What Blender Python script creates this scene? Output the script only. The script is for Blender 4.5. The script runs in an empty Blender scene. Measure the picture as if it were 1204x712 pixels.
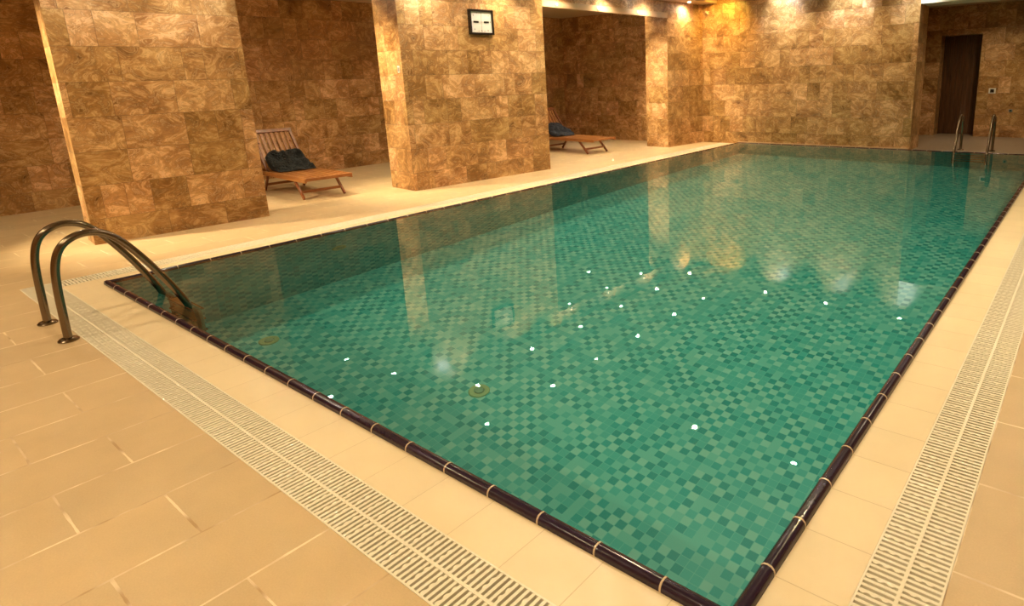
import bpy, bmesh, math, random
from mathutils import Vector, Matrix, noise
C = bpy.context.scene.collection
SC = bpy.context.scene
random.seed(4)
PI = math.pi

# ------------------------------------------------------------------ helpers
def tag(o, label=None, cat=None, group=None, kind=None):
    if label: o['label'] = label
    if cat: o['category'] = cat
    if group: o['group'] = group
    if kind: o['kind'] = kind
    return o

def link(name, bm, m, parent=None, smooth=False):
    me = bpy.data.meshes.new(name)
    bm.normal_update()
    bm.to_mesh(me); bm.free()
    ms = m if isinstance(m, (list, tuple)) else [m]
    for x in ms: me.materials.append(x)
    if smooth:
        for p in me.polygons: p.use_smooth = True
        if smooth != 'all':
            me.set_sharp_from_angle(angle=math.radians(40))
    o = bpy.data.objects.new(name, me); C.objects.link(o)
    if parent is not None: o.parent = parent
    return o

def empty(name, loc=(0, 0, 0), rz=0.0):
    o = bpy.data.objects.new(name, None); C.objects.link(o)
    o.location = loc; o.rotation_euler = (0, 0, rz); o.empty_display_size = .1
    return o

def struct(name, bm, m, smooth=False):
    return tag(link(name, bm, m, None, smooth), kind='structure')

def box(bm, x0, y0, z0, x1, y1, z1, mi=0, rot=None):
    P = [(x0,y0,z0),(x1,y0,z0),(x1,y1,z0),(x0,y1,z0),(x0,y0,z1),(x1,y0,z1),(x1,y1,z1),(x0,y1,z1)]
    vs = [bm.verts.new(p if rot is None else rot @ Vector(p)) for p in P]
    for f in [(3,2,1,0),(4,5,6,7),(0,1,5,4),(1,2,6,5),(2,3,7,6),(3,0,4,7)]:
        fc = bm.faces.new([vs[i] for i in f]); fc.material_index = mi
    return vs

def bbox(bm, x0, y0, z0, x1, y1, z1, r=.004, mi=0, rot=None):
    """box with bevelled edges"""
    t = bmesh.new(); box(t, x0, y0, z0, x1, y1, z1)
    bmesh.ops.bevel(t, geom=t.edges[:], offset=r, segments=2, affect='EDGES', profile=.6)
    merge(bm, t, mi, rot)

def merge(bm, t, mi=0, rot=None):
    mp = {}
    for v in t.verts: mp[v] = bm.verts.new(v.co if rot is None else rot @ v.co)
    for f in t.faces:
        try:
            n = bm.faces.new([mp[v] for v in f.verts]); n.material_index = mi
        except ValueError: pass
    t.free()

def prism(bm, pts, z0, z1, mi=0):
    a = [bm.verts.new((p[0], p[1], z0)) for p in pts]; b = [bm.verts.new((p[0], p[1], z1)) for p in pts]
    n = len(pts)
    bm.faces.new(list(reversed(a))).material_index = mi; bm.faces.new(b).material_index = mi
    for i in range(n):
        bm.faces.new((a[i], a[(i+1) % n], b[(i+1) % n], b[i])).material_index = mi

def extrude_profile(bm, prof, p0, p1, side, mi=0):
    """prof: list of (s, z) swept from p0 to p1; side = unit vector for s"""
    A = [bm.verts.new((p0[0]+side[0]*s, p0[1]+side[1]*s, z)) for s, z in prof]
    B = [bm.verts.new((p1[0]+side[0]*s, p1[1]+side[1]*s, z)) for s, z in prof]
    n = len(prof)
    for i in range(n):
        bm.faces.new((A[i], A[(i+1) % n], B[(i+1) % n], B[i])).material_index = mi
    bm.faces.new(A).material_index = mi; bm.faces.new(list(reversed(B))).material_index = mi

def catmull(P, n=6):
    P = [Vector(p) for p in P]; out = []
    Q = [P[0]*2-P[1]] + P + [P[-1]*2-P[-2]]
    for i in range(1, len(Q)-2):
        for k in range(n):
            t = k/n
            out.append(.5*((2*Q[i]) + (Q[i+1]-Q[i-1])*t + (2*Q[i-1]-5*Q[i]+4*Q[i+1]-Q[i+2])*t*t + (3*Q[i]-Q[i-1]-3*Q[i+1]+Q[i+2])*t**3))
    out.append(P[-1]); return out

def tube(bm, path, r, seg=16, mi=0):
    path = [Vector(p) for p in path]; rings = []
    up = Vector((1, 0, 0))
    for i, p in enumerate(path):
        d = (path[min(i+1, len(path)-1)] - path[max(i-1, 0)]).normalized()
        if abs(d.dot(up)) > .95: up = Vector((0, 0, 1))
        a = (up - d*up.dot(d)).normalized(); b = d.cross(a)
        rings.append([bm.verts.new(p + (a*math.cos(2*PI*k/seg) + b*math.sin(2*PI*k/seg))*r) for k in range(seg)])
    for i in range(len(rings)-1):
        for k in range(seg):
            bm.faces.new((rings[i][k], rings[i][(k+1) % seg], rings[i+1][(k+1) % seg], rings[i+1][k])).material_index = mi
    bm.faces.new(list(reversed(rings[0]))).material_index = mi; bm.faces.new(rings[-1]).material_index = mi

def lathe(bm, prof, c, seg=24, mi=0):
    """closed profile of (r, z) revolved about z at c"""
    rings = []
    for r, z in prof:
        if r < 1e-6: rings.append([bm.verts.new((c[0], c[1], c[2]+z))])
        else: rings.append([bm.verts.new((c[0]+r*math.cos(2*PI*k/seg), c[1]+r*math.sin(2*PI*k/seg), c[2]+z)) for k in range(seg)])
    for i in range(len(rings)-1):
        A, B = rings[i], rings[i+1]
        for k in range(seg):
            k2 = (k+1) % seg
            if len(A) == 1 and len(B) == 1: continue
            if len(A) == 1: f = (A[0], B[k], B[k2])
            elif len(B) == 1: f = (A[k], B[0], A[k2])
            else: f = (A[k], B[k], B[k2], A[k2])
            bm.faces.new(f).material_index = mi
    bmesh.ops.recalc_face_normals(bm, faces=bm.faces)

def lin(c):
    return tuple((x/255/12.92 if x/255 <= .04045 else ((x/255+.055)/1.055)**2.4) for x in c) + (1,)

# ------------------------------------------------------------------ material node kit
class NT:
    def __init__(s, name):
        s.m = bpy.data.materials.new(name); s.m.use_nodes = True
        s.t = s.m.node_tree; s.t.nodes.clear()
        s.out = s.t.nodes.new('ShaderNodeOutputMaterial')
    def n(s, typ, ins=None, **kw):
        nd = s.t.nodes.new(typ)
        for k, v in kw.items(): setattr(nd, k, v)
        for k, v in (ins or {}).items():
            if isinstance(v, bpy.types.NodeSocket): s.t.links.new(v, nd.inputs[k])
            else: nd.inputs[k].default_value = v
        return nd
    def math(s, op, a, b=0.0, c=0.0, clamp=False):
        return s.n('ShaderNodeMath', {0: a, 1: b, 2: c}, operation=op, use_clamp=clamp).outputs[0]
    def vec(s, x, y, z):
        return s.n('ShaderNodeCombineXYZ', {0: x, 1: y, 2: z}).outputs[0]
    def mix(s, f, a, b, blend='MIX'):
        nd = s.t.nodes.new('ShaderNodeMix'); nd.data_type = 'RGBA'; nd.blend_type = blend
        for k, v in ((0, f), (6, a), (7, b)):
            if isinstance(v, bpy.types.NodeSocket): s.t.links.new(v, nd.inputs[k])
            else: nd.inputs[k].default_value = v
        return nd.outputs[2]
    def ramp(s, f, stops, interp='LINEAR'):
        nd = s.t.nodes.new('ShaderNodeValToRGB'); s.t.links.new(f, nd.inputs[0])
        cr = nd.color_ramp; cr.interpolation = interp
        while len(cr.elements) < len(stops): cr.elements.new(.5)
        for e, (p, c) in zip(cr.elements, stops): e.position = p; e.color = c
        return nd.outputs[0]
    def pbsdf(s, col, rough=.5, metal=0.0, bump=None, dist=.002, **kw):
        ins = {'Base Color': col, 'Roughness': rough, 'Metallic': metal}
        ins.update({k.replace('_', ' '): v for k, v in kw.items()})
        if bump is not None:
            ins['Normal'] = s.n('ShaderNodeBump', {'Height': bump, 'Distance': dist, 'Strength': 1.0}).outputs[0]
        b = s.n('ShaderNodeBsdfPrincipled', ins)
        s.t.links.new(b.outputs[0], s.out.inputs[0]); return s.m
    def pos(s):
        g = s.n('ShaderNodeNewGeometry')
        p = s.n('ShaderNodeSeparateXYZ', {0: g.outputs['Position']})
        nn = s.n('ShaderNodeSeparateXYZ', {0: g.outputs['Normal']})
        return g, p.outputs, nn.outputs

def mat_plain(name, col, rough=.5, metal=0.0, noise_amt=.12, scale=30, bumpd=0.0, **kw):
    k = NT(name); g, p, nn = k.pos()
    nz = k.n('ShaderNodeTexNoise', {'Vector': g.outputs['Position'], 'Scale': scale, 'Detail': 5.0}).outputs[0]
    f = k.math('MULTIPLY_ADD', nz, noise_amt*2, 1-noise_amt)
    c = k.mix(1.0, col, k.n('ShaderNodeCombineColor', {0: f, 1: f, 2: f}).outputs[0], 'MULTIPLY')
    return k.pbsdf(c, rough, metal, bump=nz if bumpd else None, dist=bumpd, **kw)

def mat_travertine():
    k = NT('travertine_wall_tiles'); g, p, nn = k.pos()
    isx = k.math('GREATER_THAN', k.math('ABSOLUTE', nn[0]), .5)
    u = k.math('ADD', k.math('MULTIPLY', isx, p[1]), k.math('MULTIPLY', k.math('SUBTRACT', 1.0, isx), p[0]))
    rowf = k.math('MULTIPLY_ADD', p[2], 1/.36, 10-.27/.36)
    row = k.math('FLOOR', rowf)
    rr = k.n('ShaderNodeTexWhiteNoise', {'W': k.math('ADD', row, k.math('MULTIPLY', isx, 37.3))}, noise_dimensions='1D').outputs[0]
    uu = k.math('ADD', k.math('MULTIPLY', u, 1/.58), k.math('MULTIPLY', rr, 7.0))
    # uneven tile lengths: split some cells
    cell = k.math('FLOOR', uu); fr = k.math('FRACT', uu)
    sp = k.n('ShaderNodeTexWhiteNoise', {'Vector': k.vec(cell, row, 3.3)}, noise_dimensions='3D').outputs[0]
    cut = k.math('MULTIPLY_ADD', k.math('FRACT', k.math('MULTIPLY', sp, 7.7)), .4, .3)
    dosplit = k.math('GREATER_THAN', sp, .45)
    second = k.math('MULTIPLY', dosplit, k.math('GREATER_THAN', fr, cut))
    cid = k.math('MULTIPLY_ADD', second, .5, cell)
    wn = k.n('ShaderNodeTexWhiteNoise', {'Vector': k.vec(cid, row, isx)}, noise_dimensions='3D')
    tr, tc = wn.outputs[0], wn.outputs[1]
    off = k.n('ShaderNodeVectorMath', {0: tc, 1: (9, 9, 9)}, operation='MULTIPLY').outputs[0]
    pp = k.n('ShaderNodeVectorMath', {0: k.vec(u, k.math('MULTIPLY', p[2], 1.35), 0.0), 1: off}, operation='ADD').outputs[0]
    big = k.n('ShaderNodeTexNoise', {'Vector': pp, 'Scale': 2.2, 'Detail': 3.0, 'Distortion': .8}).outputs[0]
    vein = k.n('ShaderNodeTexNoise', {'Vector': pp, 'Scale': 3.6, 'Detail': 8.0, 'Roughness': .66, 'Distortion': 2.2}).outputs[0]
    # thin folded veins from level sets of the noise
    lv = k.math('ABSOLUTE', k.math('SUBTRACT', k.math('FRACT', k.math('MULTIPLY', vein, 6.0)), .5))
    line = k.math('SUBTRACT', 1.0, k.math('MULTIPLY', lv, 3.4), clamp=True)
    fine = k.n('ShaderNodeTexNoise', {'Vector': pp, 'Scale': 26.0, 'Detail': 6.0, 'Roughness': .7}).outputs[0]
    base = k.ramp(k.math('MULTIPLY_ADD', vein, .8, k.math('MULTIPLY_ADD', big, .7, -.25)),
                  [(.26, (.13, .055, .014, 1)), (.39, (.28, .132, .040, 1)), (.52, (.44, .235, .086, 1)), (.66, (.59, .36, .160, 1)), (.85, (.78, .57, .34, 1))])
    c = k.mix(k.math('MULTIPLY', line, k.math('MULTIPLY_ADD', big, 1.3, -.15, clamp=True)), base, (.78, .55, .30, 1))
    dl = k.math('ABSOLUTE', k.math('SUBTRACT', k.math('FRACT', k.math('MULTIPLY_ADD', vein, 5.0, .27)), .5))
    dark = k.math('SUBTRACT', 1.0, k.math('MULTIPLY', dl, 9.0), clamp=True)
    c = k.mix(k.math('MULTIPLY', dark, .60), c, (.17, .08, .022, 1))
    b = k.math('MULTIPLY_ADD', tr, .40, .82)
    b = k.math('MULTIPLY', b, k.math('MULTIPLY_ADD', fine, .55, .73))
    c = k.mix(1.0, c, k.n('ShaderNodeCombineColor', {0: b, 1: b, 2: k.math('MULTIPLY', b, k.math('MULTIPLY_ADD', tr, .25, .87))}).outputs[0], 'MULTIPLY')
    # joints
    ez = k.math('MULTIPLY', k.math('MINIMUM', k.math('FRACT', rowf), k.math('SUBTRACT', 1.0, k.math('FRACT', rowf))), .36)
    eu = k.math('MULTIPLY', k.math('MINIMUM', fr, k.math('SUBTRACT', 1.0, fr)), .58)
    es = k.math('ADD', k.math('MULTIPLY', k.math('ABSOLUTE', k.math('SUBTRACT', fr, cut)), .58), k.math('MULTIPLY', k.math('SUBTRACT', 1.0, dosplit), 1.0))
    e = k.math('MINIMUM', ez, k.math('MINIMUM', eu, es))
    jt = k.math('LESS_THAN', e, .0032)
    c = k.mix(k.math('MULTIPLY', jt, .55), c, (.16, .085, .035, 1))
    h = k.math('SUBTRACT', k.math('MULTIPLY', fine, .25), jt)
    rg = k.math('MULTIPLY_ADD', tr, .2, .3)
    return k.pbsdf(c, rg, 0.0, bump=h, dist=.0015)

def mat_deck():
    """running-bond sandstone slabs .378 x .55 laid along the pool"""
    k = NT('sandstone_deck_tiles'); g, p, nn = k.pos()
    rowf = k.math('MULTIPLY_ADD', p[0], 1/.378, 20-1.505/.378)
    row = k.math('FLOOR', rowf); par = k.math('MODULO', row, 2.0)
    vf = k.math('ADD', k.math('MULTIPLY_ADD', p[1], 1/.55, 20+.75/.55), k.math('MULTIPLY', par, .5))
    cell = k.math('FLOOR', vf)
    tr = k.n('ShaderNodeTexWhiteNoise', {'Vector': k.vec(row, cell, 1.0)}, noise_dimensions='3D').outputs[0]
    wob = k.n('ShaderNodeTexNoise', {'Vector': g.outputs['Position'], 'Scale': 14.0, 'Detail': 3.0}).outputs[0]
    ex = k.math('MULTIPLY', k.math('MINIMUM', k.math('FRACT', rowf), k.math('SUBTRACT', 1.0, k.math('FRACT', rowf))), .378)
    ey = k.math('MULTIPLY', k.math('MINIMUM', k.math('FRACT', vf), k.math('SUBTRACT', 1.0, k.math('FRACT', vf))), .55)
    rim = k.math('MULTIPLY', k.math('GREATER_THAN', p[1], -.60), k.math('LESS_THAN', p[1], -.40))
    e = k.math('MINIMUM', ex, k.math('ADD', ey, rim))
    jt = k.math('LESS_THAN', e, k.math('MULTIPLY_ADD', wob, .008, .0005))
    n1 = k.n('ShaderNodeTexNoise', {'Vector': g.outputs['Position'], 'Scale': 3.0, 'Detail': 6.0, 'Roughness': .6}).outputs[0]
    n2 = k.n('ShaderNodeTexNoise', {'Vector': g.outputs['Position'], 'Scale': 160.0, 'Detail': 3.0}).outputs[0]
    b = k.math('MULTIPLY', k.math('MULTIPLY_ADD', tr, .10, .95), k.math('MULTIPLY', k.math('MULTIPLY_ADD', n1, .34, .83), k.math('MULTIPLY_ADD', n2, .22, .89)))
    c = k.mix(1.0, DECK, k.n('ShaderNodeCombineColor', {0: b, 1: b, 2: b}).outputs[0], 'MULTIPLY')
    mask = k.n('ShaderNodeTexNoise', {'Vector': g.outputs['Position'], 'Scale': 5.0, 'Detail': 2.0}).outputs[0]
    jc = k.mix(k.math('MULTIPLY_ADD', mask, 4.0, -1.4, clamp=True), (.36, .22, .10, 1), (.92, .80, .60, 1))
    c = k.mix(k.math('MULTIPLY', jt, .75), c, jc)
    return k.pbsdf(c, .48, 0.0, bump=k.math('SUBTRACT', k.math('MULTIPLY', n2, .3), jt), dist=.001)

def mat_coping(axis):
    k = NT('cream_coping_tiles'); g, p, nn = k.pos()
    vf = k.math('MULTIPLY_ADD', p[axis], 1/.2732, 40.0)
    e = k.math('MULTIPLY', k.math('MINIMUM', k.math('FRACT', vf), k.math('SUBTRACT', 1.0, k.math('FRACT', vf))), .2732)
    tr = k.n('ShaderNodeTexWhiteNoise', {'W': k.math('FLOOR', vf)}, noise_dimensions='1D').outputs[0]
    n1 = k.n('ShaderNodeTexNoise', {'Vector': g.outputs['Position'], 'Scale': 5.0, 'Detail': 5.0}).outputs[0]
    b = k.math('MULTIPLY', k.math('MULTIPLY_ADD', tr, .05, .975), k.math('MULTIPLY_ADD', n1, .16, .92))
    c = k.mix(1.0, COPE, k.n('ShaderNodeCombineColor', {0: b, 1: b, 2: b}).outputs[0], 'MULTIPLY')
    jt = k.math('LESS_THAN', e, .0016)
    c = k.mix(k.math('MULTIPLY', jt, .5), c, (.4, .27, .12, 1))
    return k.pbsdf(c, .42, 0.0, bump=k.math('SUBTRACT', k.math('MULTIPLY', n1, .1), jt), dist=.001)

def mat_mosaic():
    k = NT('green_glass_mosaic'); g, p, nn = k.pos()
    S = 1/.0625
    az = k.math('GREATER_THAN', k.math('ABSOLUTE', nn[2]), .5)
    ax = k.math('GREATER_THAN', k.math('ABSOLUTE', nn[0]), .5)
    # u: x on floor and y-walls, y on x-walls ; v: y on floor, z on walls
    u = k.math('ADD', k.math('MULTIPLY', ax, p[1]), k.math('MULTIPLY', k.math('SUBTRACT', 1.0, ax), p[0]))
    v = k.math('ADD', k.math('MULTIPLY', az, p[1]), k.math('MULTIPLY', k.math('SUBTRACT', 1.0, az), p[2]))
    us = k.math('MULTIPLY_ADD', u, S, 200.0); vs = k.math('MULTIPLY_ADD', v, S, 200.0)
    cu, cv = k.math('FLOOR', us), k.math('FLOOR', vs)
    tr = k.n('ShaderNodeTexWhiteNoise', {'Vector': k.vec(cu, cv, ax)}, noise_dimensions='3D').outputs[0]
    par = k.math('MODULO', k.math('ADD', cu, cv), 2.0)
    sel = k.math('ADD', k.math('MULTIPLY', tr, .62), k.math('MULTIPLY', par, .38))
    c = k.ramp(sel, [(0.0, MOS[0]), (.20, MOS[1]), (.34, MOS[2]), (.56, MOS[3]), (.78, MOS[4])], 'CONSTANT')
    fu, fv = k.math('FRACT', us), k.math('FRACT', vs)
    e = k.math('MINIMUM', k.math('MINIMUM', fu, k.math('SUBTRACT', 1.0, fu)), k.math('MINIMUM', fv, k.math('SUBTRACT', 1.0, fv)))
    c = k.mix(k.math('LESS_THAN', e, .03), c, MOS[3])
    return k.pbsdf(c, .35, 0.0)

def mat_wood(name, c1, c2, rough=.4, axis=0, scale=6):
    k = NT(name); tc = k.n('ShaderNodeTexCoord').outputs['Object']
    s = [22.0, 22.0, 22.0]; s[axis] = 1.6
    v = k.n('ShaderNodeVectorMath', {0: tc, 1: tuple(s)}, operation='MULTIPLY').outputs[0]
    nz = k.n('ShaderNodeTexNoise', {'Vector': v, 'Scale': scale/6, 'Detail': 6.0, 'Roughness': .6, 'Distortion': .6}).outputs[0]
    c = k.ramp(nz, [(.3, c1), (.7, c2)])
    return k.pbsdf(c, rough, 0.0, bump=nz, dist=.0006)

def mat_emit(name, col, st):
    k = NT(name); e = k.n('ShaderNodeEmission', {'Color': col, 'Strength': st})
    k.t.links.new(e.outputs[0], k.out.inputs[0]); k.m.cycles.emission_sampling = 'NONE'; return k.m

def mat_water():
    k = NT('pool_water'); g, p, nn = k.pos()
    rf = k.n('ShaderNodeBsdfRefraction', {'Color': (.96, 1, 1, 1), 'Roughness': 0.0, 'IOR': 1.333})
    gl = k.n('ShaderNodeBsdfGlossy', {'Color': (1, 1, 1, 1), 'Roughness': 0.0})
    n1 = k.n('ShaderNodeTexNoise', {'Vector': k.n('ShaderNodeVectorMath', {0: g.outputs['Position'], 1: (1, 1.6, 1)}, operation='MULTIPLY').outputs[0], 'Scale': 6.0, 'Detail': 2.0}).outputs[0]
    bp = k.n('ShaderNodeBump', {'Height': n1, 'Distance': WAVE, 'Strength': 1.0}).outputs[0]
    k.t.links.new(bp, gl.inputs['Normal']); k.t.links.new(bp, rf.inputs['Normal'])
    fr = k.n('ShaderNodeFresnel', {'IOR': 1.333})
    mx = k.n('ShaderNodeMixShader', {0: fr.outputs[0]})
    k.t.links.new(rf.outputs[0], mx.inputs[1]); k.t.links.new(gl.outputs[0], mx.inputs[2])
    k.t.links.new(mx.outputs[0], k.out.inputs[0]); return k.m

DECK = (.56, .42, .24, 1)
COPE = (.78, .66, .44, 1)
WAVE = .00018
MOS = [(.001, .36, .38, 1), (.008, .43, .45, 1), (.045, .51, .51, 1), (.12, .60, .57, 1), (.20, .66, .61, 1)]
M_STONE = mat_travertine(); M_DECK = mat_deck(); M_COPX = mat_coping(0); M_COPY = mat_coping(1); M_MOS = mat_mosaic()
M_WATER = mat_water()
M_NOSE = mat_plain('aubergine_glazed_tile', (.022, .012, .030, 1), .16, 0, .3, 40)
M_GROUT = mat_plain('pale_grout', (.62, .50, .36, 1), .8)
M_CHAN = mat_plain('dark_drain_channel', (.10, .065, .03, 1), .8)
M_GRATE = mat_plain('cream_plastic', (.80, .76, .62, 1), .45, 0, .06)
M_STEEL = mat_plain('brushed_stainless_steel', (.21, .165, .12, 1), .2, 1.0, .05, 60)
M_CEIL = mat_plain('ceiling_plaster', (.55, .44, .30, 1), .8, 0, .04)
M_BAND = mat_plain('painted_band', (.58, .40, .235, 1), .6, 0, .05)
M_WHITEBAND = mat_plain('off_white_plaster', (.85, .80, .66, 1), .6, 0, .04)
M_TEAK = mat_wood('teak_wood_length', (.23, .075, .02, 1), (.52, .24, .075, 1), .35, 0)
M_TEAKY = mat_wood('teak_wood_width', (.20, .06, .018, 1), (.44, .19, .06, 1), .35, 1)
M_TEAKD = mat_wood('dark_teak_wood', (.12, .035, .012, 1), (.32, .11, .035, 1), .35, 2)
M_LOBBY = mat_plain('brown_lobby_stone', (.30, .225, .16, 1), .45, 0, .15, 8)
M_DOOR = mat_wood('dark_walnut_door', (.05, .021, .009, 1), (.15, .066, .027, 1), .35, 2, 9)
M_BLACK = mat_plain('black_plastic', (.018, .012, .010, 1), .25)
M_DIAL = mat_plain('white_clock_dial', (.62, .62, .60, 1), .4, 0, .03)
M_MARK = mat_plain('dark_grey_print', (.13, .12, .11, 1), .5)
M_GREY = mat_plain('grey_plastic', (.35, .33, .30, 1), .4)
M_SWITCH = mat_plain('white_plastic', (.80, .78, .72, 1), .35, 0, .03)
M_CHROME = mat_plain('chrome', (.8, .78, .74, 1), .12, 1.0, .02)
M_LAMP = mat_emit('lamp_lens', (1, .93, .82, 1), 130.0)
M_SMALL = mat_emit('small_lamp_lens', (1, .82, .55, 1), 2.2)
M_DRAIN = mat_plain('inlet_plastic', (.26, .50, .28, 1), .5)
M_DRCAP = mat_plain('inlet_cap_plastic', (.16, .42, .30, 1), .5)

def mat_towel(name, c):
    k = NT(name); g, p, nn = k.pos()
    a = k.n('ShaderNodeTexNoise', {'Vector': g.outputs['Position'], 'Scale': 260.0, 'Detail': 3.0}).outputs[0]
    b = k.n('ShaderNodeTexNoise', {'Vector': g.outputs['Position'], 'Scale': 14.0, 'Detail': 3.0}).outputs[0]
    f = k.math('MULTIPLY', k.math('MULTIPLY_ADD', a, .6, .7), k.math('MULTIPLY_ADD', b, .6, .7))
    cc = k.mix(1.0, c, k.n('ShaderNodeCombineColor', {0: f, 1: f, 2: f}).outputs[0], 'MULTIPLY')
    d = k.n('ShaderNodeTexNoise', {'Vector': g.outputs['Position'], 'Scale': 11.0, 'Detail': 2.0, 'Distortion': 1.2}, noise_type='RIDGED_MULTIFRACTAL' if False else 'FBM').outputs[0]
    rd = k.math('ABSOLUTE', k.math('SUBTRACT', d, .5))
    return k.pbsdf(cc, .95, 0.0, bump=k.math('MULTIPLY_ADD', a, .03, rd), dist=.16)
M_TOWEL1 = mat_towel('charcoal_terry', (.022, .028, .034, 1)); M_TOWEL2 = mat_towel('slate_blue_terry', (.045, .055, .085, 1))

# ------------------------------------------------------------------ the setting
W, L = 5.96, 12.02          # pool outer edge
CO, GU = .229, .46          # coping width, outer edge of drain
HC = 3.30                   # hall ceiling
P1 = [(-1.83, .389), (-1.667, 2.141), (-2.09, 2.18), (-2.25, .43)]
P2 = [(-1.509, 4.216), (-1.216, 6.919), (-1.90, 6.98), (-2.19, 4.28)]
P3 = [(-1.093, 10.72), (-.965, 12.0), (-.965, 12.10), (-1.685, 12.10), (-1.685, 10.73)]

bm = bmesh.new()
xs = [-5.1, -GU, W+GU, 8.6]; ys = [-3.4, -GU, L, 12.20]
for i in range(3):
    for j in range(3):
        if i == 1 and j == 1: continue
        box(bm, xs[i], ys[j], -.12, xs[i+1], ys[j+1], 0)
bmesh.ops.remove_doubles(bm, verts=bm.verts, dist=1e-5)
bm.faces.ensure_lookup_table()
dead = {}
for f in bm.faces:
    key = tuple(round(x, 3) for x in f.calc_center_median()); dead.setdefault(key, []).append(f)
bmesh.ops.delete(bm, geom=[f for v in dead.values() if len(v) > 1 for f in v], context='FACES_ONLY')
struct('floor', bm, M_DECK)
bm = bmesh.new(); box(bm, 2.45, 12.20, -.12, 8.6, 16.2, 0); struct('floor_lobby', bm, M_LOBBY)

# coping strips between drain and pool
bm = bmesh.new(); box(bm, -CO, -CO, -.12, W+CO, 0, 0); struct('trim_1', bm, M_COPX)
bm = bmesh.new(); box(bm, -CO, 0, -.12, 0, L, 0); struct('trim_2', bm, M_COPY)
bm = bmesh.new(); box(bm, W, 0, -.12, W+CO, L, 0); struct('trim_3', bm, M_COPY)
# drain channels
bm = bmesh.new()
box(bm, -GU, -GU, -.12, W+GU, -CO, -.055); box(bm, -GU, -CO, -.12, -CO, L, -.055); box(bm, W+CO, -CO, -.12, W+GU, L, -.055)
struct('trim_4', bm, M_CHAN)

# pool shell
DEP = 1.85; NI = .05
bm = bmesh.new()
x0, y0, x1, y1 = NI-.005, NI-.005, W-NI+.005, L-NI+.005
t = .035
box(bm, x0-t, y0-t, -DEP-.1, x1+t, y1+t, -DEP)
box(bm, x0-t, y0-t, -DEP, x0, y1+t, -.03); box(bm, x1, y0-t, -DEP, x1+t, y1+t, -.03)
box(bm, x0, y0-t, -DEP, x1, y0, -.03); box(bm, x0, y1, -DEP, x1, y1+t, -.03)
pool_shell = struct('floor_pool_basin', bm, M_MOS)

# raised glazed nosing, one strip of tiles per pool edge with pale grout joints
def nosing(name, p0, p1, side):
    bm = bmesh.new()
    prof = [(.001, -.04), (.001, .010), (.004, .019), (.013, .028), (.026, .031), (.040, .028), (.048, .020), (.051, .005), (.052, -.06)]
    pg = [(s*1.0 + (-.0008 if s < .02 else .0008), z+(.0012 if z > 0 else 0)) for s, z in prof]
    p0, p1 = Vector(p0), Vector(p1); d = p1-p0; n = max(1, round(d.length/.2732)); d.normalize(); st = (p1-p0).length/n
    for i in range(n):
        a = p0+d*(i*st+.0035); b = p0+d*((i+1)*st-.0035)
        extrude_profile(bm, prof, a, b, side, 0)
        if i: extrude_profile(bm, pg, p0+d*(i*st-.0036), p0+d*(i*st+.0036), side, 1)
    bmesh.ops.recalc_face_normals(bm, faces=bm.faces)
    return struct(name, bm, [M_NOSE, M_GROUT], smooth=True)
nosing('trim_5', (0, 0), (W, 0), (0, 1))
nosing('trim_6', (0, 0), (0, L), (1, 0))
nosing('trim_7', (W, 0), (W, L), (-1, 0))
nosing('trim_8', (0, L), (W, L), (0, -1))

# water: one flat sheet that refracts what lies below it
bm = bmesh.new(); zw = .022
bmesh.ops.create_grid(bm, x_segments=1, y_segments=1, size=.5)
for v in bm.verts: v.co = (W/2+v.co.x*(W-2*NI+.006), L/2+v.co.y*(L-2*NI+.006), zw)
for f in bm.faces:
    if f.normal.z < 0: f.normal_flip()
water = link('pool_water', bm, M_WATER, None, 'all')
tag(water, 'clear still pool water filling the long green mosaic pool to its rim', 'water', kind='stuff')

# walls
def wall(name, pts, z0, z1, m=None): bm = bmesh.new(); prism(bm, pts, z0, z1); return struct(name, bm, m or M_STONE)
def rwall(name, x0, y0, x1, y1, z0, z1, m=None): bm = bmesh.new(); box(bm, x0, y0, z0, x1, y1, z1); return struct(name, bm, m or M_STONE)
rwall('wall_left', -5.25, -3.4, -5.1, 12.1, 0, 3.4)
rwall('wall_alcove_end', -5.1, 11.75, -1.685, 12.1, 0, 3.4)
wall('wall_pier', P1, 0, 3.4); wall('wall_pier', P2, 0, 3.4); wall('wall_pier', P3, 0, 3.4)
rwall('wall_far', -.965, 12.055, 3.73, 12.78, 0, 3.4)
rwall('wall_far_lintel', 3.73, 12.055, 8.6, 12.78, 2.775, 3.4, M_WHITEBAND)
DX0, DX1, DZ, WY = 3.52, 4.36, 2.31, 15.4
bm = bmesh.new()
box(bm, 2.6, WY, 0, DX0, WY+.7, 3.4); box(bm, DX1, WY, 0, 8.6, WY+.7, 3.4); box(bm, DX0, WY, DZ, DX1, WY+.7, 3.4)
struct('wall_back', bm, M_STONE)
rwall('wall_recess_side', 2.45, 12.78, 2.6, 16.1, 0, 3.4)
rwall('wall_right', 8.6, -3.4, 8.75, 16.1, 0, 3.4)
rwall('wall_near', -5.25, -3.55, 8.75, -3.4, 0, 3.4)
# footing ledge of the far wall at the water
bm = bmesh.new(); box(bm, .0, L, -.02, 3.70, 12.058, .048); struct('trim_9', bm, M_BAND)
# stone above the openings between the piers, skewed with the piers
def lint(name, a, b, z0, z1, d0, d1, m):
    wall(name, [(a[0]+d1, a[1]), (b[0]+d1, b[1]), (b[0]-d0, b[1]), (a[0]-d0, a[1])], z0, z1, m)
lint('wall_lintel', (-2.0, -3.4), (-1.83, .389), 2.82, 3.4, .4, -.004, M_STONE)
lint('wall_lintel', P1[1], P2[0], 2.96, 3.4, .12, -.004, M_STONE)
lint('wall_lintel', P2[1], P3[0], 2.925, 3.4, .07, -.012, M_STONE)
lint('trim_10', P2[1], P3[0], 2.82, 2.925, .07, .004, M_BAND)
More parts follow.
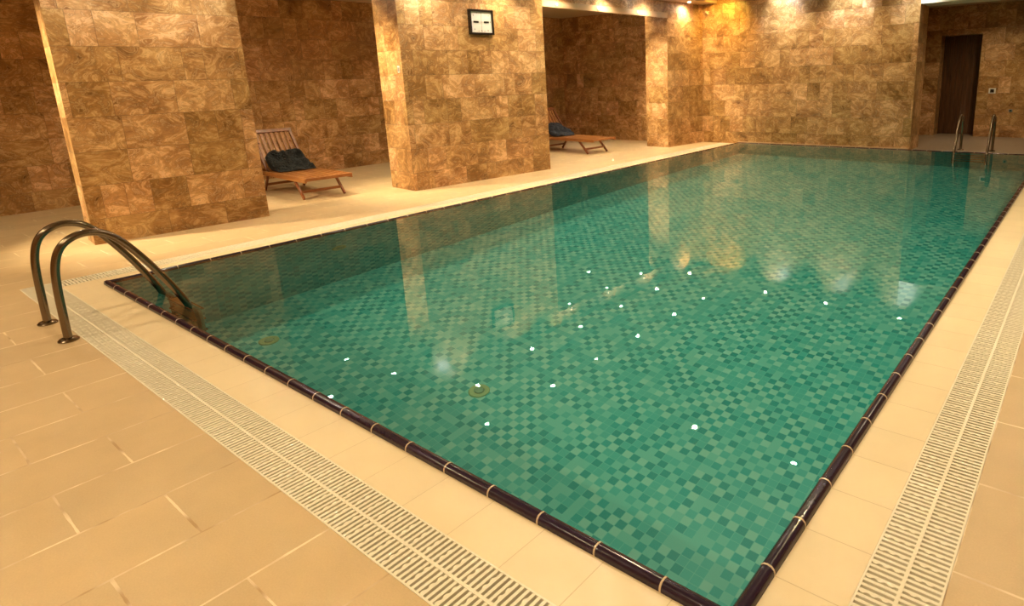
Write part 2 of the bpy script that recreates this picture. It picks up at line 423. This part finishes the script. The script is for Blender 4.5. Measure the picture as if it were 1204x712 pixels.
# ceilings: the hall, the lowered strip along the left wall, the aisle behind the piers, the far lobby
rwall('ceiling', -2.4, -3.4, 8.6, 12.1, HC, HC+.1, M_CEIL)
wall('ceiling_strip', [(-1.45, 5.0), (-.72, 5.0), (-.60, 12.055), (-1.15, 12.055)], 3.165, 3.30, M_BAND)
rwall('ceiling_aisle', -5.1, -3.4, -2.0, 11.75, 3.16, 3.30, M_CEIL)
rwall('ceiling_aisle', -2.0, 6.5, -1.5, 11.75, 3.16, 3.30, M_CEIL)
rwall('ceiling_lobby', 2.6, 12.78, 8.6, 16.1, 2.95, 3.1, M_CEIL)

# door in the far lobby
bm = bmesh.new(); n = 9
for i in range(n):
    a = DX0+.02+(DX1-DX0-.04)*i/n; b = DX0+.02+(DX1-DX0-.04)*(i+1)/n
    bbox(bm, a+.001, WY+.46, .005, b-.001, WY+.50, DZ-.03, .002)
door = struct('door_1', bm, M_DOOR)
bm = bmesh.new()
box(bm, DX0, WY+.44, 0, DX0+.02, WY+.52, DZ); box(bm, DX1-.02, WY+.44, 0, DX1, WY+.52, DZ); box(bm, DX0+.02, WY+.44, DZ-.03, DX1-.02, WY+.52, DZ)
link('door_frame', bm, M_DOOR, door)

# ------------------------------------------------------------------ drain grates
def grate(p0, p1, side, width, label):
    """p0->p1 along the channel, side = unit vector across it"""
    p0, p1, side = Vector(p0), Vector(p1), Vector(side)
    Ln = (p1-p0).length; d = (p1-p0).normalized()
    root = empty('drain_grate', (p0.x, p0.y, -.02)); tag(root, label, 'drain grate', 'overflow drain grates around the pool')
    M = Matrix(((d.x, side.x, 0, 0), (d.y, side.y, 0, 0), (0, 0, 1, 0), (0, 0, 0, 1)))
    fl = (d.x*side.y-d.y*side.x) < 0
    def put(name, b):
        for v in b.verts: v.co = M @ v.co
        if fl: bmesh.ops.reverse_faces(b, faces=b.faces)
        return link(name, b, M_GRATE, root)
    b = bmesh.new(); box(b, 0, 0, 0, Ln, .007, .021); box(b, 0, width-.007, 0, Ln, width, .021)
    box(b, 0, .007, 0, .007, width-.007, .021); box(b, Ln-.007, .007, 0, Ln, width-.007, .021); put('frame', b)
    b = bmesh.new(); box(b, .007, width/2-.006, 0, Ln-.007, width/2+.006, .0215); put('center_rib', b)
    b = bmesh.new(); pitch = .0245; n = int((Ln-.03)/pitch)
    for row in (0, 1):
        s0 = .007 if row == 0 else width/2+.006; s1 = width/2-.006 if row == 0 else width-.007
        for i in range(n):
            a = .02+i*pitch
            box(b, a-.0062, s0, .004, a+.0062, s1, .020)
            if i % 3 == 0:
                for q in range(3):
                    c = s0+(s1-s0)*((q+.5)/3+(.12 if row else -.06))
                    if c+.011 > s1: continue
                    w = .0088
                    vs = [(a-.0062, c-.013), (a-.0062-.006, c-.004), (a-.0062-.006, c+.004), (a-.0062, c+.013)]
                    f = [b.verts.new((x, y, .020)) for x, y in vs]; g2 = [b.verts.new((x, y, .008)) for x, y in vs]
                    b.faces.new(list(reversed(f)))
                    for q2 in range(3): b.faces.new((f[q2], f[q2+1], g2[q2+1], g2[q2]))
    bmesh.ops.recalc_face_normals(b, faces=b.faces)
    put('slats', b)
    return root
grate((-GU, -GU+.001), (W+GU, -GU+.001), (0, 1), GU-CO-.002, 'long cream slatted drain grate crossing the foreground beside the near ladder')
grate((W+CO+.001, -CO+.002), (W+CO+.001, L-.01), (1, 0), GU-CO-.002, 'cream slatted drain grate along the right side of the pool')
grate((-GU+.001, -CO+.002), (-GU+.001, L-.01), (1, 0), GU-CO-.002, 'cream slatted drain grate between the pool and the stone piers')

# ------------------------------------------------------------------ pool ladders
RAIL = [(-.524, 0), (-.522, .15), (-.517, .36), (-.503, .50), (-.468, .605), (-.405, .668), (-.315, .694), (-.22, .672), (-.135, .598), (-.045, .470), (.055, .300), (.150, .110), (.205, -.03), (.235, -.16), (.243, -.40), (.243, -.8), (.243, -1.25)]
def ladder(x0, x1, label, yf):
    root = empty('pool_ladder', (x0, yf(-.524), 0)); tag(root, label, 'pool ladder')
    o = Vector(root.location)
    for x in (x0, x1):
        bm = bmesh.new(); tube(bm, [Vector((x, yf(y), z))-o for y, z in catmull2(RAIL)], .0245, 18)
        bmesh.ops.recalc_face_normals(bm, faces=bm.faces)
        h = link('handrail', bm, M_STEEL, root, True)
        bm = bmesh.new(); lathe(bm, [(.0255, .001), (.058, .001), (.058, .008), (.048, .018), (.027, .024), (.0255, .024)], Vector((x, yf(-.524), 0))-o, 28)
        link('floor_flange', bm, M_STEEL, h, True)
        for z in (-1.2,):
            bm = bmesh.new(); a, b = yf(.243), yf(.05)
            tube(bm, [Vector((x, a, z))-o, Vector((x, b, z))-o], .016, 12); bmesh.ops.recalc_face_normals(bm, faces=bm.faces)
            link('wall_bracket', bm, M_STEEL, h, True)
    for z in (-.18, -.43, -.68, -.93):
        bm = bmesh.new(); a, b = yf(.20), yf(.29)
        bbox(bm, x0+.02-o.x, min(a, b)-o.y, z-.012, x1-.02-o.x, max(a, b)-o.y, z+.012, .005)
        st = link('step', bm, M_STEEL, root)
        bm = bmesh.new(); bbox(bm, x0+.05-o.x, min(a, b)+.012-o.y, z+.0115, x1-.05-o.x, max(a, b)-.012-o.y, z+.0165, .002)
        link('tread_pad', bm, M_BAND, st)
    return root
def catmull2(P): return [(v.y, v.z) for v in catmull([(0, a, b) for a, b in P], 5)]
ladder(.80, 1.338, 'curved stainless steel pool ladder rails at the near left pool corner', lambda y: y)
ladder(4.56, 5.10, 'distant stainless steel pool ladder on the far pool edge, in front of the dark door', lambda y: 12.0-y)

# ------------------------------------------------------------------ sun loungers
def leg_bm(bm, a, b, w=.026, t=.045):
    """flat bar between a and b in the xz plane, thickness w along y"""
    a, b = Vector(a), Vector(b); d = (b-a).normalized(); n = Vector((d.z, 0, -d.x))
    M = Matrix(((d.x, 0, n.x, a.x), (0, 1, 0, a.y), (d.z, 0, n.z, a.z), (0, 0, 0, 1)))
    bbox(bm, 0, -w/2, -t/2, (b-a).length, w/2, t/2, .005, rot=M)
def lounger(loc, rz, label):
    root = empty('sun_lounger', loc, rz); tag(root, label, 'sun lounger', 'wooden sun loungers in the aisle behind the piers')
    H = .33; HW = .335
    for s in (-1, 1):
        bm = bmesh.new(); bbox(bm, -1.98, s*HW-.015, H-.065, 0, s*HW+.015, H, .006); link('side_rail', bm, M_TEAK, root)
    bm = bmesh.new(); bbox(bm, -.075, -HW+.016, H-.045, -.01, HW-.016, H-.002, .005); link('end_rail', bm, M_TEAKY, root)
    bm = bmesh.new(); bbox(bm, -1.97, -HW+.016, H-.06, -1.93, HW-.016, H-.012, .005); link('head_rail', bm, M_TEAKY, root)
    for x in (-.72, -1.36):
        bm = bmesh.new(); bbox(bm, x-.02, -HW+.016, H-.05, x+.02, HW-.016, H-.022, .004); link('cross_bar', bm, M_TEAKY, root)
    n = 9; gap = (2*HW-.04)/n
    for i in range(n):
        y = -HW+.02+gap*(i+.5)
        bm = bmesh.new(); bbox(bm, -1.40, y-.024, H-.021, -.076, y+.024, H-.004, .004); link('seat_slat', bm, M_TEAK, root)
    # backrest raised on its prop
    hx, hz = -1.45, H-.02; ang = math.radians(52); ln = .76
    R = Matrix.Translation((hx, 0, hz)) @ Matrix.Rotation(ang, 4, 'Y')
    def bk(name, m, *bx):
        bm = bmesh.new(); bbox(bm, *bx, .004, rot=R); return link(name, bm, m, root)
    bk('backrest_rail', M_TEAKD, -ln, -HW+.02, -.016, 0, -HW+.06, .016); bk('backrest_rail', M_TEAKD, -ln, HW-.06, -.016, 0, HW-.02, .016)
    bk('backrest_top', M_TEAKD, -ln-.03, -HW+.01, -.018, -ln+.03, HW-.01, .018)
    for i in range(7):
        y = -HW+.105+(2*HW-.21)*i/6
        bm = bmesh.new(); t = bmesh.new(); box(t, -ln+.03, y-.022, -.010, -.01, y+.022, .008)
        bmesh.ops.subdivide_edges(t, edges=[e for e in t.edges if abs(e.verts[0].co.x-e.verts[1].co.x) > .3], cuts=8)
        for v in t.verts: v.co.z -= .035*math.sin(PI*min(1, max(0, -v.co.x/ln)))   # dished slats
        merge(bm, t, 0, R); link('backrest_slat', bm, M_TEAK, root)
    bm = bmesh.new()
    for s in (-1, 1): leg_bm(bm, (hx-.36, s*.24, H+.42), (hx-.42+.02, s*.24, H-.05), .02, .03)
    bbox(bm, hx-.42, -.25, H-.07, hx-.38, .25, H-.04, .004); link('prop', bm, M_TEAKD, root)
    for s in (-1, 1):
        y = s*(HW-.035)
        bm = bmesh.new(); leg_bm(bm, (-.50, y, H-.03), (-.215, y, .008)); link('leg', bm, M_TEAKD, root)
        bm = bmesh.new(); leg_bm(bm, (-1.42, y, H-.03), (-1.66, y, .008)); link('leg', bm, M_TEAKD, root)
    for x in (-.30, -1.60):
        bm = bmesh.new(); bbox(bm, x-.014, -HW+.05, .085, x+.014, HW-.05, .125, .004); link('stretcher', bm, M_TEAKY, root)
    return root
B1 = ((-2.13, 3.235, 0), math.radians(-4)); B2 = ((-1.75, 9.21, 0), math.radians(-5))
lounger(*B1, 'teak slatted sun lounger holding a charcoal towel, between the two nearest stone piers')
lounger(*B2, 'teak slatted sun lounger with a blue grey towel, farther alcove behind the clock pier')

def towel(bed, m, label, y0, y1, seed, up=.26, out=.42):
    (lx, ly, lz), rz = bed; H = .33
    ca, sa = math.cos(math.radians(52)), math.sin(math.radians(52)); hx = -1.45
    bm = bmesh.new()
    # cross section (x, z): underside then lumpy upper side
    low = [(hx-ca*up, H+.012+sa*up), (hx-ca*up*.5, H+.012+sa*up*.5), (hx+.02, H+.004), (hx+out*.5, H+.002), (hx+out, H+.002)]
    top = [(hx+out+.015, H+.03), (hx+out*.86, H+.075), (hx+out*.62, H+.10), (hx+out*.40, H+.15), (hx+out*.18, H+.185), (hx-.0, H+.235), (hx-ca*up*.4, H+.285), (hx-ca*up*.75, H+.325), (hx-ca*up-.0, H+.31)]
    prof = low+top; N = 34; rings = []
    for i in range(N+1):
        t_ = i/N; y = y0+(y1-y0)*t_; sh = 1 - .35*abs(2*t_-1)**8
        r = []
        for j, (x, z) in enumerate(prof):
            if j >= len(low):
                k = noise.noise(Vector((x*9+seed, y*6, z*8)))*.09 + noise.noise(Vector((x*20, y*14+seed, z*18)))*.06 + .022*math.sin(y*19+j*1.3+seed) - .035
                bx = hx+out*.35; bz = H+.02
                x2 = bx+(x-bx)*(sh)+k*.45; z2 = max(H+.012, bz+(z-bz)*sh+k)
                if x2 < hx: z2 = max(z2, H+.03+(hx-x2)*sa/ca)
                x, z = x2, z2
            r.append(bm.verts.new((x, y, z)))
        rings.append(r)
    n = len(prof)
    for i in range(N):
        for j in range(n): bm.faces.new((rings[i][j], rings[i][(j+1) % n], rings[i+1][(j+1) % n], rings[i+1][j]))
    bm.faces.new(list(reversed(rings[0]))); bm.faces.new(rings[-1])
    bmesh.ops.recalc_face_normals(bm, faces=bm.faces)
    o = link('towel', bm, m, None, 'all'); o.location = (lx, ly, lz); o.rotation_euler = (0, 0, rz)
    s = o.modifiers.new('s', 'SUBSURF'); s.levels = 2; s.render_levels = 2
    tag(o, label, 'towel'); return o
towel(B1, M_TOWEL1, 'rumpled charcoal towel piled against the raised back of the nearer lounger', -.27, .30, 1.0)
towel(B2, M_TOWEL2, 'rumpled blue grey towel on the farther lounger beside the clock pier', -.27, .28, 5.0, .28, .30)

# ------------------------------------------------------------------ clock on the second pier
def pier_frame(A, B, s, z, off=0.0):
    """matrix whose x runs along the face A->B (to the right seen from the pool), y = up, z = out of the wall"""
    A, B = Vector((A[0], A[1], 0)), Vector((B[0], B[1], 0)); d = (B-A).normalized(); n = Vector((d.y, -d.x, 0))
    o = A+d*s+n*off
    return Matrix(((d.x, 0, n.x, o.x), (d.y, 0, n.y, o.y), (0, 1, 0, z), (0, 0, 0, 1)))
M = pier_frame(P2[0], P2[1], 1.415, 2.505)
clock = empty('wall_clock'); clock.matrix_world = M
tag(clock, 'square black framed white wall clock high on the middle stone pier', 'clock')
hw, hh = .225, .19
bm = bmesh.new()
for b_ in ((-hw, -hh, 0, hw, -hh+.032, .06), (-hw, hh-.032, 0, hw, hh, .06), (-hw, -hh+.032, 0, -hw+.032, hh-.032, .06), (hw-.032, -hh+.032, 0, hw, hh-.032, .06)): bbox(bm, *b_, .004)
link('frame', bm, M_BLACK, clock)
bm = bmesh.new(); box(bm, -hw+.03, -hh+.03, .004, hw-.03, hh-.03, .040);
box(bm, -.0022, -.150, .040, .0022, .150, .0412, 1); box(bm, -.008, -.150, .040, .008, -.118, .0415, 1)
for x, y, w_, h_ in ((-.145, .10, .008, .028), (-.135, -.112, .012, .022), (-.058, -.135, .014, .010), (.052, -.137, .016, .010), (.118, -.125, .018, .016), (.165, .005, .012, .018), (.0, .135, .010, .018), (-.075, .135, .008, .012), (.075, .135, .008, .012), (.14, .10, .008, .020)):
    box(bm, x-w_/2, y-h_/2, .040, x+w_/2, y+h_/2, .0412, 1)
link('dial', bm, [M_DIAL, M_MARK], clock)
for a, b_ in ((-.150, -.055), (.045, .140)):
    bm = bmesh.new(); bbox(bm, a, -.014, .0415, b_, .014, .046, .001); link('hand', bm, M_BLACK, clock)
bm = bmesh.new(); bbox(bm, -.022, -.005, .0415, .022, .005, .044, .001); bbox(bm, -.008, -.010, .0415, .008, .010, .048, .001); link('hub', bm, M_GREY, clock)

# small wall fittings
def plate(name, label, cat, M, w_, h_, m, extra=None):
    r = empty(name); r.matrix_world = M; tag(r, label, cat)
    bm = bmesh.new(); bbox(bm, -w_/2, -h_/2, 0, w_/2, h_/2, .012, .003); link('plate', bm, m, r)
    bm = bmesh.new(); bbox(bm, -w_*.28, -h_*.3, .012, w_*.28, h_*.3, .02, .002); link('rocker', bm, extra or M_SWITCH, r)
    return r
def ymat(x, y, z): return Matrix(((1, 0, 0, x), (0, 0, -1, y), (0, 1, 0, z), (0, 0, 0, 1)))   # faces -y
plate('wall_switch', 'small pale switch on the narrow bright side of the middle pier', 'switch', ymat(-1.60, 4.226, 1.80), .05, .10, M_SWITCH, M_GREY)
plate('wall_switch', 'square pale switch plate with dark centre, right of the dark door', 'switch', ymat(4.66, WY, 1.04), .14, .12, M_SWITCH, M_BLACK)
plate('wall_socket', 'small dull socket low on the wall right of the square switch plate', 'socket', ymat(5.06, WY, .60), .08, .06, M_GREY, M_BLACK)
cam_ = empty('wall_camera', (-.80, 12.055, 3.0)); tag(cam_, 'tiny pale bullet camera near the ceiling in the far left corner', 'camera')
bm = bmesh.new(); tube(bm, [(0, 0, 0), (0, -.05, 0), (-.0, -.08, -.02)], .008, 10); bmesh.ops.recalc_face_normals(bm, faces=bm.faces); link('bracket', bm, M_SWITCH, cam_, True)
bm = bmesh.new(); tube(bm, [(-.05, -.06, -.0), (.035, -.10, -.055)], .022, 14); bmesh.ops.recalc_face_normals(bm, faces=bm.faces); link('housing', bm, M_SWITCH, cam_, True)

# round water inlets on the pool floor and one on the left pool wall
def inlet(loc, rot, label):
    r = empty('pool_inlet', loc); r.rotation_euler = rot; tag(r, label, 'pool inlet')
    bm = bmesh.new(); lathe(bm, [(.042, .0), (.085, .0), (.085, .008), (.078, .014), (.045, .014), (.042, .010)], (0, 0, 0), 32); link('flange', bm, M_DRAIN, r, True)
    bm = bmesh.new(); lathe(bm, [(0, .0), (.038, .0), (.038, .018), (.030, .022), (0, .022)], (0, 0, 0), 24); link('cap', bm, M_DRCAP, r, True)
    return r
inlet((.83, .90, -DEP), (0, 0, 0), 'round greenish inlet on the pool floor nearest the ladder')
inlet((2.90, 1.58, -DEP), (0, 0, 0), 'round greenish inlet on the pool floor beyond the near edge, nearer the pool middle')
inlet((x0, 2.09, -.72), (0, PI/2, 0), 'round inlet on the shaded left underwater wall of the pool')

# ------------------------------------------------------------------ lamps
def downlight_proto():
    root = empty('ceiling_downlight')
    bm = bmesh.new(); lathe(bm, [(.036, -.001), (.055, -.001), (.055, -.006), (.050, -.010), (.038, -.010), (.036, -.006)], (0, 0, 0), 24); link('trim_ring', bm, M_SWITCH, root, True)
    bm = bmesh.new(); lathe(bm, [(0, -.002), (.034, -.002), (.034, -.006), (0, -.008)], (0, 0, 0), 20); link('lens', bm, M_LAMP, root, True)
    return root
PROTO = None
def spot(loc, power, col, size=150, blend=.9, aim=None, rad=.03, caus=True):
    l = bpy.data.lights.new('lamp_light', 'SPOT'); l.energy = power; l.color = col
    l.spot_size = math.radians(size); l.spot_blend = blend; l.shadow_soft_size = rad
    o = bpy.data.objects.new('lamp_light', l); C.objects.link(o); o.location = loc
    if aim is not None:
        d = Vector(aim)-Vector(loc); o.rotation_euler = d.to_track_quat('-Z', 'Y').to_euler()
    if caus: l.cycles.is_caustics_light = True
    return o
def downlight(x, y, z, power, label, group, col=None, size=150, aim=None, caus=True):
    global PROTO
    if PROTO is None: PROTO = r = downlight_proto()
    else:
        r = PROTO.copy(); C.objects.link(r)
        for ch in PROTO.children:
            c = ch.copy(); C.objects.link(c); c.parent = r
    r.location = (x, y, z); tag(r, label, 'ceiling light', group)
    if power: spot((x, y, z-.015), power, col or WARM, size, aim=aim, caus=caus)
WARM = (1.0, .77, .45); COOL = (1.0, .93, .80)
ORD = ['first', 'second', 'third', 'fourth', 'fifth', 'sixth', 'seventh']
KP = 1.0
ZS, ZH, ZA = 3.165, HC, 3.16
for i, (x, y) in enumerate([(-.94, 4.62), (-.97, 5.92), (-.91, 7.20), (-.90, 8.52), (-.86, 9.80), (-.85, 11.25)]):
    zz = ZH if i == 0 else ZS
    downlight(x, y, zz, 26*KP, '%s ceiling downlight from the near end of the row mirrored just beside the left piers' % ORD[i], 'downlights beside the left piers', aim=None)
for i, (x, y) in enumerate([(.10, 3.90), (.10, 5.30), (.08, 6.45), (.10, 7.70), (.10, 9.0), (.12, 10.2)]):
    downlight(x, y, ZH, 30*KP, '%s ceiling downlight from the near end of the second row, mirrored in mid water' % ORD[i], 'downlights of the second row over the pool')
for i, (x, y) in enumerate([(1.12, 11.25), (2.48, 11.28), (3.96, 11.25)]):
    downlight(x, y, ZH, (36, 36, 22)[i]*KP, '%s ceiling downlight from the left in the row in front of the far wall' % ORD[i], 'downlights in front of the far wall')
for i, (x, y) in enumerate([(2.61, 5.52), (4.07, 5.50)]):
    downlight(x, y, ZH, 55*KP, 'ceiling downlight mirrored in the %s water, %s of the pair' % (('middle', 'left')[i] if i == 0 else 'right hand', ('left', 'right')[i]), 'pair of downlights over mid pool')
for i, (x, y) in enumerate([(-1.95, 8.05), (-1.9, 9.31), (-1.85, 10.6), (-3.05, 10.03), (-2.25, 3.95), (-3.45, 3.80), (-2.37, 2.9)]):
    downlight(x, y, ZA, (300, 12, 26, 10, 26, 18, 250)[i], ['aisle ceiling downlight over the farther lounger, nearest the clock pier', 'aisle ceiling downlight midway over the farther opening', 'aisle ceiling downlight beside the farthest pier', 'aisle ceiling downlight deepest in the farther alcove',
        'aisle ceiling downlight just left of the clock pier', 'aisle ceiling downlight deepest over the nearer lounger', 'aisle ceiling downlight beside the nearest pier'][i], 'downlights over the aisle', size=(42, 100, 115, 120, 100, 120, 66)[i], aim={0: (-1.40, 10.75, 1.3), 6: (-1.80, 4.25, 1.2)}.get(i), caus=False)
# lamps outside the mirrored area that light the near deck and right side
for i, (x, y, pw) in enumerate([(.85, -2.5, 95), (3.0, -2.2, 26), (4.8, -2.2, 66), (6.2, -1.6, 60), (6.3, 1.6, 55), (6.35, 4.2, 74), (6.3, 6.8, 60), (6.3, 9.4, 30), (-.9, 1.4, 40), (-.95, -.2, 35), (3.6, 2.2, 85)]):
    downlight(x, y, ZH, pw*KP, 'ceiling downlight outside the view, %s' % ['over the deck left of the ladder', 'over the near deck', 'over the near deck behind the viewpoint', 'over the near right deck corner', 'over the right drain, nearest', 'over the right drain, middle', 'over the right drain, far', 'over the right drain, farthest', 'in front of the nearest pier', 'beyond the nearest pier towards the viewer', 'over the near half of the pool'][i], 'downlights outside the view')
# dim fill spots without fixtures, added to brighten the aisle's back wall
for x, y, pw in [(-3.4, 5.0, 30), (-3.2, 7.6, 16), (-3.2, 1.2, 26), (-3.2, -1.6, 20)]: spot((x, y, 3.14), pw*KP, (1, .86, .52), 125, caus=False)
spot((-2.62, -1.3, 3.12), 340*KP, WARM, 58, aim=(-2.05, .4, 1.3), caus=False)  # added spot without fixture, brightens the side face of the nearest pier
# unseen lobby light without a fixture, set to brighten the recess wall
spot((4.9, 13.9, 2.93), 40*KP, WARM, 150, caus=False)
# wall washers: cool on piers and far wall, yellow in the far left corner
CW = (.88, .95, 1.0)
# lamp position, point aimed at, power, colour, cone
for loc, aim, pw, col, cone in [
        ((-1.25, .75, 3.27), (-1.80, .70, 2.95), 15, CW, 84), ((-1.15, 1.7, 3.27), (-1.70, 1.7, 2.95), 15, CW, 84),
        ((-.95, 4.6, 3.27), (-1.46, 4.55, 2.95), 19, CW, 84), ((-.85, 5.6, 3.27), (-1.36, 5.6, 2.95), 15, CW, 84),
        ((-.90, 8.5, 3.155), (-1.07, 8.5, 3.02), 1.6, CW, 80), ((-.84, 9.84, 3.155), (-1.03, 9.84, 3.02), 1.6, CW, 80),
        ((-.93, 11.36, 3.155), (-1.0, 11.36, 2.5), 18, (1, .66, .12), 70),
        ((-.25, 11.30, 3.27), (-.45, 12.05, 2.55), 34, (1, .62, .10), 105),
        ((1.0, 11.50, 3.27), (1.0, 12.05, 2.9), 22, CW, 84), ((2.42, 11.50, 3.27), (2.42, 12.05, 2.9), 18, CW, 84),
        ((3.75, 11.50, 3.27), (3.7, 12.05, 2.98), 16, CW, 84), ((-.98, 6.98, 3.155), (-1.22, 6.85, 2.9), 5, (1, .70, .2), 80)]:
    spot(loc, pw*KP, col, cone, .9, aim=aim, caus=False)
# three tiny lamps on the painted band over the farther opening
for i, (y, z_) in enumerate([(7.27, 2.872), (8.395, 2.872), (9.656, 2.872)]):
    t_ = (y-P2[1][1])/(P3[0][1]-P2[1][1]); x = P2[1][0]+(P3[0][0]-P2[1][0])*t_
    r = empty('band_spotlight', (x+.004, y, z_)); tag(r, 'tiny glowing lamp on the painted band over the farther opening, %s from the clock pier' % ('nearest', 'second', 'farthest')[i], 'spotlight', 'tiny lamps on the painted band')
    bm = bmesh.new(); lathe(bm, [(0, .0), (.030, .0), (.030, .012), (.022, .018), (0, .018)], (0, 0, 0), 18)
    for v in bm.verts: v.co = Vector((v.co.z, v.co.y, v.co.x))
    bmesh.ops.recalc_face_normals(bm, faces=bm.faces); link('housing', bm, M_SWITCH, r, True)
    bm = bmesh.new(); lathe(bm, [(0, .018), (.020, .018), (.017, .024), (0, .027)], (0, 0, 0), 18)
    for v in bm.verts: v.co = Vector((v.co.z, v.co.y, v.co.x))
    bmesh.ops.recalc_face_normals(bm, faces=bm.faces); link('lens', bm, M_SMALL, r, True)

# caustic set-up: lamps shine through the water sheet onto the mosaic
water.cycles.is_caustics_caster = True
for o in C.objects:
    if o.type == 'MESH' and (o.name.startswith('floor_pool') or (o.parent and o.parent.name.startswith('pool_inlet'))): o.cycles.is_caustics_receiver = True

# faint fill from the world so that unlit corners are not black
w = bpy.data.worlds.new('world'); SC.world = w; w.use_nodes = True
w.node_tree.nodes['Background'].inputs[0].default_value = (.8, .6, .4, 1); w.node_tree.nodes['Background'].inputs[1].default_value = .05

# ------------------------------------------------------------------ camera
yaw, pitch, roll = math.radians(-37.508), math.radians(13.357), math.radians(-1.7258)
F, PX, PY = 734.96, 724.25, 264.92
f = Vector((math.cos(pitch)*math.sin(yaw), math.cos(pitch)*math.cos(yaw), -math.sin(pitch)))
r = Vector((math.cos(yaw), -math.sin(yaw), 0)); u = r.cross(f)
r2 = math.cos(roll)*r+math.sin(roll)*u; u2 = -math.sin(roll)*r+math.cos(roll)*u
cd = bpy.data.cameras.new('camera'); cam = bpy.data.objects.new('camera', cd); C.objects.link(cam)
cam.matrix_world = Matrix(((r2.x, u2.x, -f.x, 6.6224), (r2.y, u2.y, -f.y, -1.3858), (r2.z, u2.z, -f.z, 1.6), (0, 0, 0, 1)))
cd.sensor_fit = 'HORIZONTAL'; cd.sensor_width = 36; cd.lens = F/1204*36
cd.shift_x = (602-PX)/1204; cd.shift_y = (PY-356)/1204
cd.clip_start = .05; SC.camera = cam

SC.view_settings.view_transform = 'Standard'; SC.view_settings.look = 'None'; SC.view_settings.gamma = 1
SC.view_settings.use_curve_mapping = False; SC.view_settings.exposure = 1.68
cy = SC.cycles
cy.max_bounces = 8; cy.diffuse_bounces = 4; cy.glossy_bounces = 4; cy.transmission_bounces = 6
cy.caustics_reflective = False; cy.caustics_refractive = True; cy.blur_glossy = .5
cy.sample_clamp_indirect = 3.0; cy.use_denoising = True; cy.use_light_tree = True
